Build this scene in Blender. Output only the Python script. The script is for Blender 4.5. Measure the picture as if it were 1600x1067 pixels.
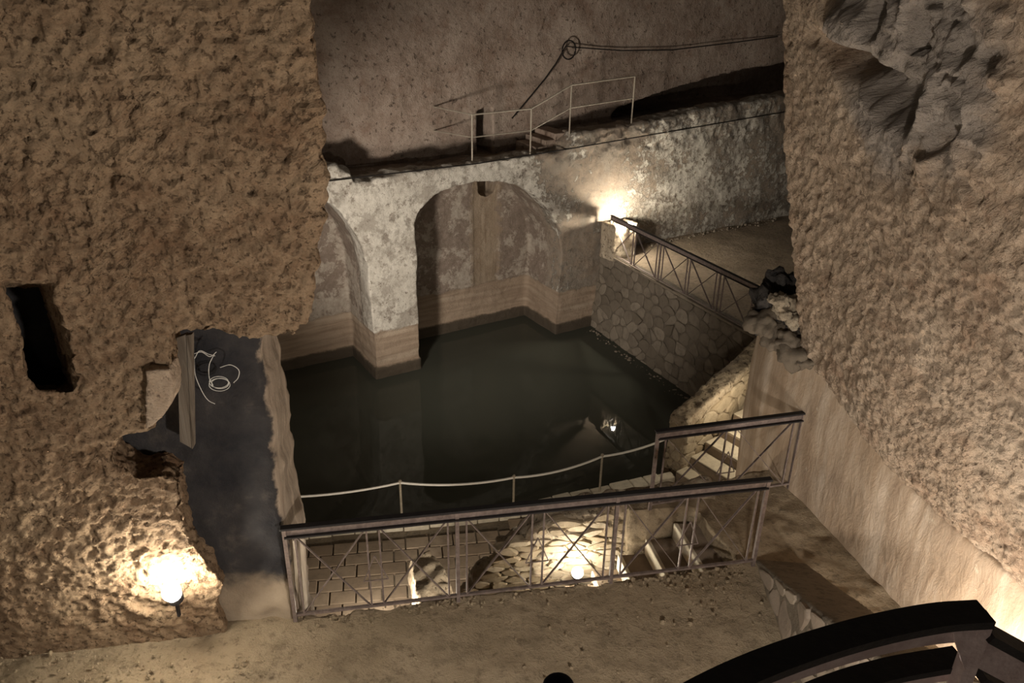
import bpy, bmesh, math, random
import numpy as np
from mathutils import Vector, Matrix
random.seed(7); RNG = np.random.default_rng(7)
for o in list(bpy.data.objects): bpy.data.objects.remove(o)
S = bpy.context.scene; COL = S.collection

# ------------------------------------------------------------------ camera
FPX = 1250.0; HC = 5.5                     # focal length in px of a 1600 px wide frame, camera height above the walkway
_d = np.array([752 - 800, 3150 - 533.5, FPX]); _d /= np.linalg.norm(_d)
_up = -_d; _Y = np.array([0, 0, 1.0]) - _up * _up[2]; _Y /= np.linalg.norm(_Y)
RW = np.array([np.cross(_Y, _up), _Y, _up]); CW = np.array([0, 0, HC])
cam = bpy.data.cameras.new('camera'); camo = bpy.data.objects.new('camera', cam); COL.objects.link(camo)
_M = np.eye(4); _M[:3, 0] = RW[:, 0]; _M[:3, 1] = -RW[:, 1]; _M[:3, 2] = -RW[:, 2]; _M[:3, 3] = CW
camo.matrix_world = Matrix(_M.tolist())
cam.sensor_width = 36; cam.lens = FPX / 1600 * 36; cam.clip_start = .05; cam.clip_end = 200
S.camera = camo
# ------------------------------------------------------------------ world, exposure
w = bpy.data.worlds.new('world'); S.world = w; w.use_nodes = True
w.node_tree.nodes['Background'].inputs[0].default_value = (.9, .78, .66, 1)
w.node_tree.nodes['Background'].inputs[1].default_value = .035
vs = S.view_settings; vs.view_transform = 'Standard'; vs.look = 'None'; vs.gamma = 1; vs.use_curve_mapping = False
vs.exposure = 0.2
# ------------------------------------------------------------------ lamps out of frame or round a corner, plus added fill lights
def lamp(name, loc, power, col=(1, .86, .68), radius=.12, spot=None, aim=None, blend=.6):
    l = bpy.data.lights.new(name, 'SPOT' if spot else 'POINT'); l.energy = power; l.color = col; l.shadow_soft_size = radius
    o = bpy.data.objects.new(name, l); COL.objects.link(o); o.location = loc
    if spot:
        l.spot_size = math.radians(spot); l.spot_blend = blend
        o.rotation_euler = (Vector(aim) - Vector(loc)).to_track_quat('-Z', 'Y').to_euler()
    return o
lamp('lamp_pool', (-4.2, 8.2, .1), 3900, (1, .90, .80), .45, 60, (-.3, 20.5, -.7), .85)    # on the pool's left bank, behind the rock pier
lamp('lamp_passage', (4.62, 13.45, -2.15), 42, (1, .84, .62), .08)                    # behind the plaster wall by the lower steps
lamp('lamp_right_floor', (3.42, 4.0, .3), 200, (1, .91, .81), .1)                     # on the floor behind the stone parapet
lamp('fill_left', (-2.6, -.3, .9), 80, (1, .86, .70), .12)                      # added fill left of the viewer, for rail sides and rock
lamp('fill_front', (.9, 1.5, 2.2), 450, (1, .90, .80), .12)                      # added fill under the landing, brightens the ground and both walls
lamp('fill_landing', (-.45, -.55, 4.1), 15, (1, .88, .74), .05)                          # added fill behind the viewer, brightens the handrail webs
lamp('lamp_under_stair', (-.1, 8.4, -2.7), 130, (1, .88, .72), .08)                     # behind the rubble wall beside the steps
lamp('lamp_lower_room', (-1.75, 9.0, -3.1), 75, (1, .88, .72), .08)                   # below the walkway's edge
# ------------------------------------------------------------------ maths
def ray(px, py): return RW @ np.array([(px - 800) / FPX, (py - 533.5) / FPX, 1.0])
def onz(px, py, z): r = ray(px, py); return CW + r * (z - HC) / r[2]
def onpl(px, py, p, n): r = ray(px, py); n = np.array(n, float); return CW + r * ((np.array(p, float) - CW) @ n) / (r @ n)
def ony(px, py, y): return onpl(px, py, (0, y, 0), (0, 1, 0))
U2 = np.array([.85, .527]); U2 /= np.linalg.norm(U2); N2 = np.array([U2[1], -U2[0]]); O2 = np.array([-3.44, 18.13])
def st(s, t, z): p = O2 + U2 * s + N2 * t; return Vector((p[0], p[1], z))      # frame of the arcade wall: along, out, up
WATER = -4.3; LOW = -3.9; PLAT = -2.0

def _h(ix, iy, iz, k):
    h = (ix * 374761393 + iy * 668265263 + iz * 2147483647 + k * 1274126177) & 0xffffffff
    h = ((h ^ (h >> 13)) * 1274126177) & 0xffffffff
    return ((h ^ (h >> 16)) & 0xffff) / 65535.0
def vnoise(p, k=0):
    p = np.asarray(p, float); i = np.floor(p).astype(np.int64); f = p - i; f = f * f * (3 - 2 * f)
    r = 0
    for dx in (0, 1):
        for dy in (0, 1):
            for dz in (0, 1):
                wgt = (f[:, 0] if dx else 1 - f[:, 0]) * (f[:, 1] if dy else 1 - f[:, 1]) * (f[:, 2] if dz else 1 - f[:, 2])
                r = r + wgt * _h(i[:, 0] + dx, i[:, 1] + dy, i[:, 2] + dz, k)
    return r * 2 - 1
def fbm(p, sc, oct=4, k=0, gain=.5):
    r = 0; a = 1; q = np.asarray(p) * sc
    for j in range(oct): r = r + a * vnoise(q + 17.3 * j, k + j); a *= gain; q = q * 2.03
    return r
def sstep(a, b, x): t = np.clip((x - a) / (b - a), 0, 1); return t * t * (3 - 2 * t)

# ------------------------------------------------------------------ objects
def link(name, me, mat=None, parent=None, smooth=False):
    o = bpy.data.objects.new(name, me); COL.objects.link(o)
    if mat and not me.materials: me.materials.append(mat)
    if parent: o.parent = parent
    if smooth: me.polygons.foreach_set('use_smooth', [True] * len(me.polygons))
    return o
def tag(o, label, cat, group=None, kind=None):
    o['label'] = label; o['category'] = cat
    if group: o['group'] = group
    if kind: o['kind'] = kind
    return o
def empty(name, loc=(0, 0, 0)):
    o = bpy.data.objects.new(name, None); COL.objects.link(o); o.location = loc; o.empty_display_size = .1
    return o
def put(name, me, mat, parent, smooth=False):       # child given in world coordinates
    o = link(name, me, mat, parent, smooth)
    if parent and not parent.parent: o.matrix_parent_inverse = Matrix.Translation(-parent.location)
    return o
def mesh(vs_, fs, name='m'):
    me = bpy.data.meshes.new(name); me.from_pydata([tuple(v) for v in vs_], [], fs); me.update(); return me
def prism(poly, z0, z1):                             # plan polygon
    n = len(poly); z1 = z1 if hasattr(z1, '__len__') else [z1] * n
    vs_ = [(p[0], p[1], z0) for p in poly] + [(p[0], p[1], z1[i]) for i, p in enumerate(poly)]
    return fix(vs_, [list(range(n))[::-1], [n + i for i in range(n)]] + [[i, (i + 1) % n, n + (i + 1) % n, n + i] for i in range(n)])
def sweep(poly3, vec):                               # planar 3-D polygon pushed along a vector
    n = len(poly3); v = Vector(vec); a = [Vector(p) for p in poly3]
    return fix(a + [p + v for p in a], [list(range(n))[::-1], [n + i for i in range(n)]] + [[i, (i + 1) % n, n + (i + 1) % n, n + i] for i in range(n)])
def fix(vs_, fs):
    bm = bmesh.new(); vv = [bm.verts.new(tuple(v)) for v in vs_]
    for f in fs: bm.faces.new([vv[i] for i in f])
    bmesh.ops.recalc_face_normals(bm, faces=bm.faces); big = [f for f in bm.faces if len(f.verts) > 4]
    bmesh.ops.triangulate(bm, faces=big)
    me = bpy.data.meshes.new('m'); bm.to_mesh(me); bm.free(); return me
def join(*ms):
    bm = bmesh.new()
    for m in ms: bm.from_mesh(m)
    me = bpy.data.meshes.new('m'); bm.to_mesh(me); bm.free(); return me
def box8(c, ax, ay, az):                             # centre and three half vectors
    c, ax, ay, az = map(Vector, (c, ax, ay, az)); vs_ = []
    for sz in (-1, 1):
        for sx, sy in ((-1, -1), (1, -1), (1, 1), (-1, 1)): vs_.append(c + ax * sx + ay * sy + az * sz)
    return fix(vs_, [[0, 3, 2, 1], [4, 5, 6, 7], [0, 1, 5, 4], [1, 2, 6, 5], [2, 3, 7, 6], [3, 0, 4, 7]])
def bar(p, q, wd, ht, up=(0, 0, 1)):
    p, q = Vector(p), Vector(q); d = (q - p); L = d.length; d.normalize(); s = d.cross(Vector(up))
    if s.length < 1e-3: s = d.cross(Vector((1, 0, 0)))
    s.normalize(); v = s.cross(d).normalized()
    return box8((p + q) / 2, d * L / 2, s * wd / 2, v * ht / 2)
def bevel(me, r, seg=2):
    bm = bmesh.new(); bm.from_mesh(me); bmesh.ops.bevel(bm, geom=list(bm.edges), offset=r, segments=seg, affect='EDGES', profile=.6)
    bm.to_mesh(me); bm.free(); return me
def tube(pts, r, n=8, closed=False):
    pts = [Vector(p) for p in pts]; vs_ = []; fs = []; m = len(pts)
    for i, p in enumerate(pts):
        a = pts[i - 1] if (i or closed) else p; b = pts[(i + 1) % m] if (i < m - 1 or closed) else p
        d = (b - a).normalized(); s = d.cross(Vector((0, 0, 1)))
        if s.length < .05: s = d.cross(Vector((0, 1, 0)))
        s.normalize(); v = s.cross(d)
        for k in range(n): vs_.append(p + (s * math.cos(2 * math.pi * k / n) + v * math.sin(2 * math.pi * k / n)) * r)
    for i in range(m if closed else m - 1):
        for k in range(n):
            j = (i + 1) % m; fs.append([i * n + k, i * n + (k + 1) % n, j * n + (k + 1) % n, j * n + k])
    if not closed: fs += [list(range(n))[::-1], [(m - 1) * n + k for k in range(n)]]
    return mesh(vs_, fs)
def ball(c, r, sx=1, sy=1, sz=1, sub=3):
    bm = bmesh.new(); bmesh.ops.create_icosphere(bm, subdivisions=sub, radius=r)
    for v in bm.verts: v.co = Vector((v.co.x * sx, v.co.y * sy, v.co.z * sz)) + Vector(c)
    me = bpy.data.meshes.new('m'); bm.to_mesh(me); bm.free(); return me
def cut_remesh(me, cutters, voxel):                  # booleans, then an even skin that noise can shape
    o = bpy.data.objects.new('tmp', me); COL.objects.link(o); tmp = [o]
    for c in cutters:
        k = bpy.data.objects.new('tmpc', c); COL.objects.link(k); tmp.append(k)
        b = o.modifiers.new('b', 'BOOLEAN'); b.operation = 'DIFFERENCE'; b.solver = 'EXACT'; b.object = k
    if voxel:
        r = o.modifiers.new('r', 'REMESH'); r.mode = 'VOXEL'; r.voxel_size = voxel; r.use_smooth_shade = True
    dg = bpy.context.evaluated_depsgraph_get(); dg.update()
    out = bpy.data.meshes.new_from_object(o.evaluated_get(dg))
    for t in tmp: bpy.data.objects.remove(t)
    return out
def shape(me, fn, smooth=True):                      # fn(co, no) -> offset along the normal
    n = len(me.vertices); co = np.empty(n * 3); me.vertices.foreach_get('co', co); co = co.reshape(-1, 3)
    no = np.empty(n * 3); me.vertex_normals.foreach_get('vector', no); no = no.reshape(-1, 3)
    d = fn(co, no); co2 = co + (no * d[:, None] if d.ndim == 1 else d)
    me.vertices.foreach_set('co', co2.ravel()); me.update()
    if smooth: me.polygons.foreach_set('use_smooth', [True] * len(me.polygons))
    return me

# ------------------------------------------------------------------ materials
class NT:
    def __init__(s, name):
        s.m = bpy.data.materials.new(name); s.m.use_nodes = True; s.t = s.m.node_tree; s.b = s.t.nodes['Principled BSDF']; s.b.inputs['Roughness'].default_value = .92
        s.b.inputs['Specular IOR Level'].default_value = .18
        s.pos = s.n('ShaderNodeNewGeometry').outputs['Position']
    def n(s, k, **kw):
        x = s.t.nodes.new(k)
        for a, v in kw.items(): setattr(x, a, v)
        return x
    def l(s, a, b): s.t.links.new(a, b)
    def val(s, x, inp):
        if hasattr(x, 'links') or hasattr(x, 'is_linked'): s.l(x, inp)
        else: inp.default_value = x
    def math(s, op, a, b=0.0, c=0.0):
        x = s.n('ShaderNodeMath', operation=op); s.val(a, x.inputs[0]); s.val(b, x.inputs[1]); s.val(c, x.inputs[2]); return x.outputs[0]
    def scale(s, v): x = s.n('ShaderNodeVectorMath', operation='MULTIPLY'); s.l(s.pos, x.inputs[0]); x.inputs[1].default_value = v; return x.outputs[0]
    def noise(s, sc, det=6, rough=.6, dist=0, vec=None):
        x = s.n('ShaderNodeTexNoise'); s.l(vec or s.pos, x.inputs['Vector']); x.inputs['Scale'].default_value = sc; x.inputs['Detail'].default_value = det
        x.inputs['Roughness'].default_value = rough; x.inputs['Distortion'].default_value = dist; return x.outputs['Fac']
    def vor(s, sc, feat='F1', vec=None):
        x = s.n('ShaderNodeTexVoronoi', feature=feat); s.l(vec or s.pos, x.inputs['Vector']); x.inputs['Scale'].default_value = sc; return x.outputs['Distance']
    def ramp(s, fac, stops):
        x = s.n('ShaderNodeValToRGB'); s.l(fac, x.inputs[0]); e = x.color_ramp.elements
        while len(e) < len(stops): e.new(.5)
        for i, (p, c) in enumerate(stops): e[i].position = p; e[i].color = (*c, 1) if len(c) == 3 else c
        return x.outputs[0]
    def rng(s, v, a, b, lo=0.0, hi=1.0):
        x = s.n('ShaderNodeMapRange', interpolation_type='SMOOTHSTEP'); s.l(v, x.inputs[0])
        for i, q in enumerate((a, b, lo, hi)): x.inputs[i + 1].default_value = q
        return x.outputs[0]
    def mix(s, f, a, b, mode='MIX'):
        x = s.n('ShaderNodeMix', data_type='RGBA', blend_type=mode)
        for v, i in ((f, 0), (a, 6), (b, 7)):
            if isinstance(v, tuple): v = (*v, 1)
            s.val(v, x.inputs[i])
        return x.outputs[2]
    def dot(s, vec, off=0.0):
        x = s.n('ShaderNodeVectorMath', operation='DOT_PRODUCT'); s.l(s.pos, x.inputs[0]); x.inputs[1].default_value = vec
        return s.math('ADD', x.outputs['Value'], off)
    def z(s): return s.dot((0, 0, 1))
    def bump(s, h, dist=.02, strength=1.0, prev=None):
        x = s.n('ShaderNodeBump'); s.l(h, x.inputs['Height']); x.inputs['Distance'].default_value = dist; x.inputs['Strength'].default_value = strength
        if prev: s.l(prev, x.inputs['Normal'])
        return x.outputs[0]
    def done(s, col, nrm=None, rough=None):
        s.val((*col, 1) if isinstance(col, tuple) else col, s.b.inputs['Base Color'])
        if nrm: s.l(nrm, s.b.inputs['Normal'])
        if rough is not None: s.val(rough, s.b.inputs['Roughness'])
        return s.m
def rock_mat(name, c0, c1, c2, pit=20.0, bd=.05, strokes=None, dirt=(.10, .075, .05), grey=None, pitty=.57):
    t = NT(name); n1 = t.noise(.9, 8, .62); n2 = t.noise(pit * .6, 8, .75); n3 = t.noise(pit, 4, .62); n4 = t.noise(pit * .28, 6, .7)
    col = t.ramp(n1, [(.36, c0), (.5, c1), (.64, c2)])
    col = t.mix(t.rng(n2, .40, .64, 0, .6), col, c2); col = t.mix(t.rng(t.noise(pit * 2.6, 5, .75), .52, .66, 0, .5), col, dirt)
    col = t.mix(t.rng(t.noise(1.9, 7, .7), .52, .66, 0, .5), col, (c0[0] * .85, c0[1] * .72, c0[2] * .66)); pits = t.rng(n3, pitty, pitty + .09)
    col = t.mix(t.math('MULTIPLY', pits, .75), col, dirt); col = t.mix(t.rng(n4, .56, .72, 0, .25), col, c0)
    if grey:                                          # a seam of grey conglomerate around a place
        c, r, gc = grey; vv = t.n('ShaderNodeVectorMath', operation='DISTANCE'); t.l(t.pos, vv.inputs[0]); vv.inputs[1].default_value = c
        d = t.math('ADD', vv.outputs['Value'], t.math('MULTIPLY', t.noise(1.6, 5), 1.2)); col = t.mix(t.rng(d, r + .75, r + .35, 0, .85), col, t.mix(n2, gc, tuple(x * .55 for x in gc)))
    h = t.math('ADD', t.math('MULTIPLY', n4, 1.3), t.math('SUBTRACT', n2, t.math('MULTIPLY', pits, .45)))
    nb = t.bump(h, bd)
    nb = t.bump(t.noise(75, 5, .75), .008, 1, nb)
    if strokes:                                       # pick marks: short parallel ridges
        for (a, b), m0 in strokes:
            cx = t.n('ShaderNodeCombineXYZ'); t.l(t.dot(tuple(9 * x for x in a)), cx.inputs[0]); t.l(t.dot(tuple(20 * x for x in b)), cx.inputs[1]); t.l(t.dot((3, 0, 0)), cx.inputs[2])
            st_ = t.math('MULTIPLY', t.noise(1.0, 5, .7, 0, cx.outputs[0]), t.rng(t.noise(.55, 2, .5), m0, m0 + .08) if m0 > 0 else t.rng(t.noise(.55, 2, .5), -m0 + .08, -m0))
            nb = t.bump(st_, .04, 1, nb)
    return t.done(col, nb)
M = {}
SA, SB = (0, .75, .66), (0, -.66, .75)
M['tufa'] = rock_mat('brown_tufa', (.29, .19, .115), (.40, .275, .17), (.52, .38, .245), 24, .07, strokes=[(((.75, 0, .66), (-.66, 0, .75)), .53)], dirt=(.11, .07, .042), pitty=.55)
M['tufa_pale'] = rock_mat('pale_tufa', (.38, .28, .195), (.49, .37, .265), (.60, .48, .36), 20, .045, strokes=[((SA, SB), .46), ((SB, SA), -.48)], dirt=(.16, .11, .08), grey=((2.75, 6.1, 4.9), .9, (.46, .41, .36)), pitty=.6)
M['tufa_back'] = rock_mat('grey_brown_tufa', (.27, .20, .15), (.36, .275, .215), (.46, .37, .295), 8, .06, dirt=(.16, .12, .09), pitty=.6)
M['rubble'] = rock_mat('rubble_stone', (.33, .26, .18), (.44, .36, .26), (.56, .48, .36), 12, .04)
M['dark_rock'] = rock_mat('sooty_rock', (.035, .032, .032), (.06, .055, .052), (.10, .09, .08), 8, .04, dirt=(.02, .02, .02))
def mk_sooty():
    t = NT('sooty_plaster'); n = t.noise(1.6, 8, .65); n2 = t.noise(7, 6, .7); z = t.z()
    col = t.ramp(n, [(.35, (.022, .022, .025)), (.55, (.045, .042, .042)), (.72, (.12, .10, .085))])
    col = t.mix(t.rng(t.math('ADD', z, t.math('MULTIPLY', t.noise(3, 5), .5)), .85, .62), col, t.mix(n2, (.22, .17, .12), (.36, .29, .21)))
    x = t.dot((1, .5, 0), -2.78); e = t.math('ADD', x, t.math('MULTIPLY', t.noise(4, 6), .35))
    col = t.mix(t.rng(e, -1.80, -1.74), col, t.ramp(t.noise(1.0, 6, .65, .3, t.scale((14, 14, 1.0))), [(.3, (.20, .155, .115)), (.6, (.36, .29, .22)), (.75, (.5, .43, .34))]))
    return t.done(col, t.bump(n2, .02))
M['sooty'] = mk_sooty()
def mk_arcade():
    t = NT('flaking_plaster'); s = t.dot((U2[0], U2[1], 0), -float(O2 @ U2)); tt = t.dot((N2[0], N2[1], 0), -float(O2 @ N2)); z = t.z()
    n1 = t.noise(.8, 10, .7, .1); n2 = t.noise(2.6, 9, .72, .15); n3 = t.noise(7, 9, .74, .1); fine = t.noise(30, 5, .7)
    pale = t.ramp(n2, [(.3, (.46, .42, .35)), (.5, (.60, .56, .48)), (.7, (.70, .66, .57))])
    brown = t.ramp(n3, [(.3, (.20, .155, .115)), (.6, (.31, .25, .19)), (.75, (.40, .33, .25))])
    # how much plaster is left: much on the left bay and pillar, little by the right pier, flakes further right
    cover = t.ramp(t.math('MULTIPLY', t.math('ADD', s, 2.0), 1 / 18.0), [(.0, (.74,) * 3), (.30, (.66,) * 3), (.40, (.50,) * 3), (.50, (.40,) * 3), (.60, (.53,) * 3), (.85, (.5,) * 3)])
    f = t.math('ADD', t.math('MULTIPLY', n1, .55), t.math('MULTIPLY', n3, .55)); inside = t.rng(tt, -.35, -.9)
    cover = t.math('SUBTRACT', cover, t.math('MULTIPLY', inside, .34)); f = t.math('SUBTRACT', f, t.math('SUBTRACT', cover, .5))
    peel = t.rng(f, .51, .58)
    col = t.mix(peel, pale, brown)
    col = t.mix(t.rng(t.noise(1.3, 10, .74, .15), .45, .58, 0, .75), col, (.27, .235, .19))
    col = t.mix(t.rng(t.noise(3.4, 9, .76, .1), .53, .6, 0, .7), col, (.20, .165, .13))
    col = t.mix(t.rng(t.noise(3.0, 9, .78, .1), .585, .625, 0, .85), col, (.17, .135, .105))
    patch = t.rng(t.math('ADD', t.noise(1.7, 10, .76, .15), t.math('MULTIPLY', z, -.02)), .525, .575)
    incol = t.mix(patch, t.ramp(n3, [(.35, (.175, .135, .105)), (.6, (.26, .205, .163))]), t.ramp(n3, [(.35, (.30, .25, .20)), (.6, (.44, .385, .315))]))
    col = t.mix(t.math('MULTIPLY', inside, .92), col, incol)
    sw = t.math('ADD', s, t.math('MULTIPLY', t.math('SUBTRACT', n2, .5), .9))
    strip = t.math('MULTIPLY', t.math('MULTIPLY', t.rng(sw, 3.60, 3.80), t.rng(sw, 4.66, 4.48)), t.math('MULTIPLY', inside, .8))
    streak = t.noise(1.0, 4, .6, 0, t.scale((9, 9, .4)))
    col = t.mix(strip, col, t.ramp(streak, [(.3, (.22, .16, .105)), (.6, (.33, .255, .175)), (.75, (.42, .34, .25))]))
    zl = t.math('ADD', z, t.math('MULTIPLY', t.math('SUBTRACT', n2, .5), .35)); low = t.rng(zl, -2.98, -3.06)
    zb = t.math('ADD', z, t.math('MULTIPLY', t.math('SUBTRACT', n2, .5), .12))
    bn = t.noise(1.0, 3, .5, 0, t.scale((.35, .35, 3.6))); band = t.ramp(bn, [(.3, (.25, .185, .13)), (.45, (.40, .31, .225)), (.55, (.30, .225, .16)), (.7, (.46, .37, .275))])
    band = t.mix(t.math('MULTIPLY', fine, .35), band, (.25, .18, .125)); col = t.mix(low, col, band)
    col = t.mix(t.rng(zb, -3.96, -4.02, 0, .92), col, (.06, .048, .034))
    h = t.math('SUBTRACT', n3, t.math('MULTIPLY', t.math('MULTIPLY', peel, t.math('SUBTRACT', 1.0, low)), .6))
    nb = t.bump(h, .05, .9); nb = t.bump(fine, .008, 1, nb)
    return t.done(col, nb)
M['arcade'] = mk_arcade()
def mk_plaster():
    t = NT('ochre_plaster'); n1 = t.noise(.9, 8, .65); n2 = t.noise(7, 7, .7); streak = t.noise(1.0, 6, .65, .3, t.scale((4.5, 4.5, .7)))
    col = t.ramp(streak, [(.3, (.29, .21, .145)), (.5, (.42, .325, .235)), (.68, (.58, .485, .385))])
    col = t.mix(t.rng(n1, .4, .65, 0, .5), col, (.40, .29, .19)); col = t.mix(t.rng(n2, .62, .72, 0, .6), col, (.62, .54, .42))
    return t.done(col, t.bump(t.noise(1.0, 6, .7, .4, t.scale((9, 9, 4))), .02, .8))
M['plaster'] = mk_plaster()
def ground_mat(name, a, b, c):
    t = NT(name); n = t.noise(.8, 9, .65); n2 = t.noise(11, 8, .72); col = t.ramp(n, [(.3, a), (.5, b), (.7, c)])
    col = t.mix(t.rng(n2, .5, .66, 0, .6), col, tuple(x * .5 for x in a)); col = t.mix(t.rng(t.noise(2.6, 8, .7), .5, .64, 0, .5), col, tuple(x * .6 for x in b)); nb = t.bump(n2, .045); nb = t.bump(t.noise(55, 5, .7), .008, 1, nb)
    return t.done(col, nb)
M['dirt'] = ground_mat('trodden_earth', (.31, .24, .155), (.40, .315, .21), (.48, .385, .265))
M['dirt_dark'] = ground_mat('dark_earth', (.20, .155, .11), (.28, .22, .155), (.34, .27, .20))
M['mortar'] = ground_mat('mortar', (.19, .155, .115), (.26, .215, .16), (.32, .27, .2))
def stone_mat(name, a, b, c, bd=.015):
    t = NT(name); r = t.n('ShaderNodeObjectInfo').outputs['Random']; n = t.noise(5, 8, .7)
    col = t.ramp(r, [(0, a), (.5, b), (1, c)]); col = t.mix(t.rng(n, .42, .7, 0, .6), col, tuple(x * .55 for x in b))
    return t.done(col, t.bump(t.noise(9, 8, .72), bd))
M['stone'] = stone_mat('wall_stone', (.14, .115, .085), (.175, .145, .11), (.25, .21, .16))
M['stone_base'] = ground_mat('stone_joint', (.12, .097, .072), (.155, .128, .097), (.2, .168, .128))
M['stone_pink'] = stone_mat('parapet_stone', (.27, .215, .165), (.33, .27, .21), (.38, .32, .25))
M['stone_ochre'] = stone_mat('ochre_stone', (.34, .27, .175), (.44, .36, .25), (.54, .46, .34), .03)
M['tile'] = stone_mat('floor_tile', (.30, .23, .165), (.35, .275, .20), (.40, .32, .24), .008)
M['curb'] = stone_mat('pale_curb', (.62, .56, .45), (.68, .62, .5), (.72, .67, .55), .02)
M['step'] = stone_mat('lit_step', (.60, .53, .40), (.66, .59, .46), (.70, .63, .5), .01)  # lit copy of the step stone, for faces the lamps reach
M['step_shaded'] = stone_mat('shaded_step', (.20, .15, .11), (.24, .185, .135), (.27, .21, .155), .01)  # shaded copy of the step stone, for faces turned from the lamps
def metal(name, c, c2, met=.35, rough=.5):
    t = NT(name); n = t.noise(18, 6, .7); t.b.inputs['Metallic'].default_value = met; t.b.inputs['Specular IOR Level'].default_value = .5
    return t.done(t.ramp(n, [(.4, c), (.7, c2)]), t.bump(t.noise(60, 3), .002), rough)
M['iron'] = metal('brown_iron', (.15, .115, .10), (.27, .215, .19), .25, .5)
M['iron_top'] = metal('dark_shaded_iron', (.012, .010, .010), (.022, .018, .017), .1, .7)  # dark iron; on rail tops the black also paints in their shade
M['iron_pink_lit'] = metal('lit_purplish_iron', (.34, .255, .24), (.50, .40, .38), .1, .55)  # purplish paint, lightened so the handrail sides look lit
M['thin_rail'] = metal('pale_rail', (.30, .26, .20), (.42, .37, .29), .2, .6)
M['cable'] = NT('black_cable').done((.018, .015, .013))
M['rope'] = NT('white_rope').done((.82, .80, .74))
M['wire'] = NT('white_wire').done((.62, .61, .57))
M['navy'] = NT('navy_rubber').done((.012, .012, .018))
M['blue'] = NT('blue_plastic').done((.08, .25, .5))
def mk_wood(nm='old_board', k=1.0):
    t = NT(nm); g = t.noise(1.0, 6, .65, .6, t.scale((22, 22, 1.2)))
    return t.done(t.ramp(g, [(.3, (.20 * k, .16 * k, .12 * k)), (.5, (.36 * k, .30 * k, .235 * k)), (.7, (.50 * k, .44 * k, .36 * k))]), t.bump(g, .01))
M['wood'] = mk_wood(); M['wood_dark'] = mk_wood('dark_board', .45)
def mk_water():
    t = NT('dark_water'); t.b.inputs['Roughness'].default_value = .02; t.b.inputs['IOR'].default_value = 1.33; t.b.inputs['Specular IOR Level'].default_value = .16
    return t.done((.062, .064, .050), t.bump(t.noise(3.0, 3, .5), .002, .25))
M['water'] = mk_water()
def glow(name, c, s):
    t = NT(name); t.b.inputs['Emission Color'].default_value = (*c, 1); t.b.inputs['Emission Strength'].default_value = s; return t.done((.8, .8, .8))

# ------------------------------------------------------------------ structure: arcade wall of the pool
def wall_top(s):
    return np.interp(s, [-3, -.62, -.60, -.28, -.26, 2.9, 5.5, 5.6, 5.9, 8.3, 10.4, 13.6, 18], [1.3, 1.27, 1.12, 1.08, .84, .95, .98, 1.1, 1.42, 1.53, 1.69, 1.88, 2.1])
ss = sorted(list(np.linspace(-3, 18, 60)) + [-.62, -.60, -.28, -.26, 5.5, 5.6, 5.9])
poly = [st(-3, .0, -5), st(18, 0, -5)] + [st(s, 0, float(wall_top(s))) for s in ss[::-1]]
front = sweep(poly, tuple(-N2 * .62) + (0,))
slab = sweep([st(-3, -.3, -5), st(18, -.3, -5), st(18, -.3, 1.25), st(5.75, -.3, 1.25), st(5.7, -.3, .78), st(-3, -.3, .78)], tuple(-N2 * 3.2) + (0,))
def arch_cut(pts, depth, zb=-5.5):
    p = [st(pts[0][0], .5, zb)] + [st(a, .5, b) for a, b in pts] + [st(pts[-1][0], .5, zb)]
    return sweep(p, tuple(-N2 * (depth + .5)) + (0,))
a2 = [(1.24, -4), (1.22, -.76), (1.25, -.35), (1.36, -.08), (1.77, .27), (2.3, .45), (2.93, .50), (3.6, .42), (4.2, .20), (4.7, -.12), (5.15, -.6), (5.5, -1.2), (5.62, -1.9), (5.56, -2.8), (5.52, -4)]
a1 = [(-4.2, -4), (-4.2, -.8), (-3.6, .2), (-2.6, .75), (-1.8, .75), (-1.2, .62), (-.81, .37), (-.58, .08), (-.36, -.3), (-.19, -.7), (-.08, -1.3), (-.04, -3), (-.02, -4)]
hole = sweep([st(3.88, -1.3, .1), st(4.5, -1.3, .02), st(4.42, -1.3, -.34), st(4.2, -1.3, -.42), st(3.95, -1.3, -.36)], tuple(-N2 * 1.0) + (0,))
me = cut_remesh(join(front, slab), [], .05)
me = cut_remesh(me, [arch_cut(a2, 1.66), arch_cut(a1, 1.6), hole], .045)
def fn(co, no):
    ragged = sstep(.72, .85, co[:, 2]); s = (co[:, :2] - O2) @ U2; t = (co[:, :2] - O2) @ N2
    d = .035 * fbm(co, .9, 3, 1) + .012 * fbm(co, 5, 3, 2) + ragged * .05 * fbm(co, 3.5, 3, 3)
    strip = sstep(3.7, 3.8, s) * sstep(4.6, 4.5, s) * sstep(-1.2, -1.4, t)
    lowb = sstep(-3.0, -3.06, co[:, 2]); foot = sstep(-3.97, -4.01, co[:, 2])
    return d - .035 * strip * (1 - lowb) - .03 * lowb + .05 * foot
shape(me, fn)
wp = tag(link('wall_pool', me, M['arcade']), 'flaking plaster arcade wall with two arched bays rising from the pool', 'wall', kind='structure')
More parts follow.
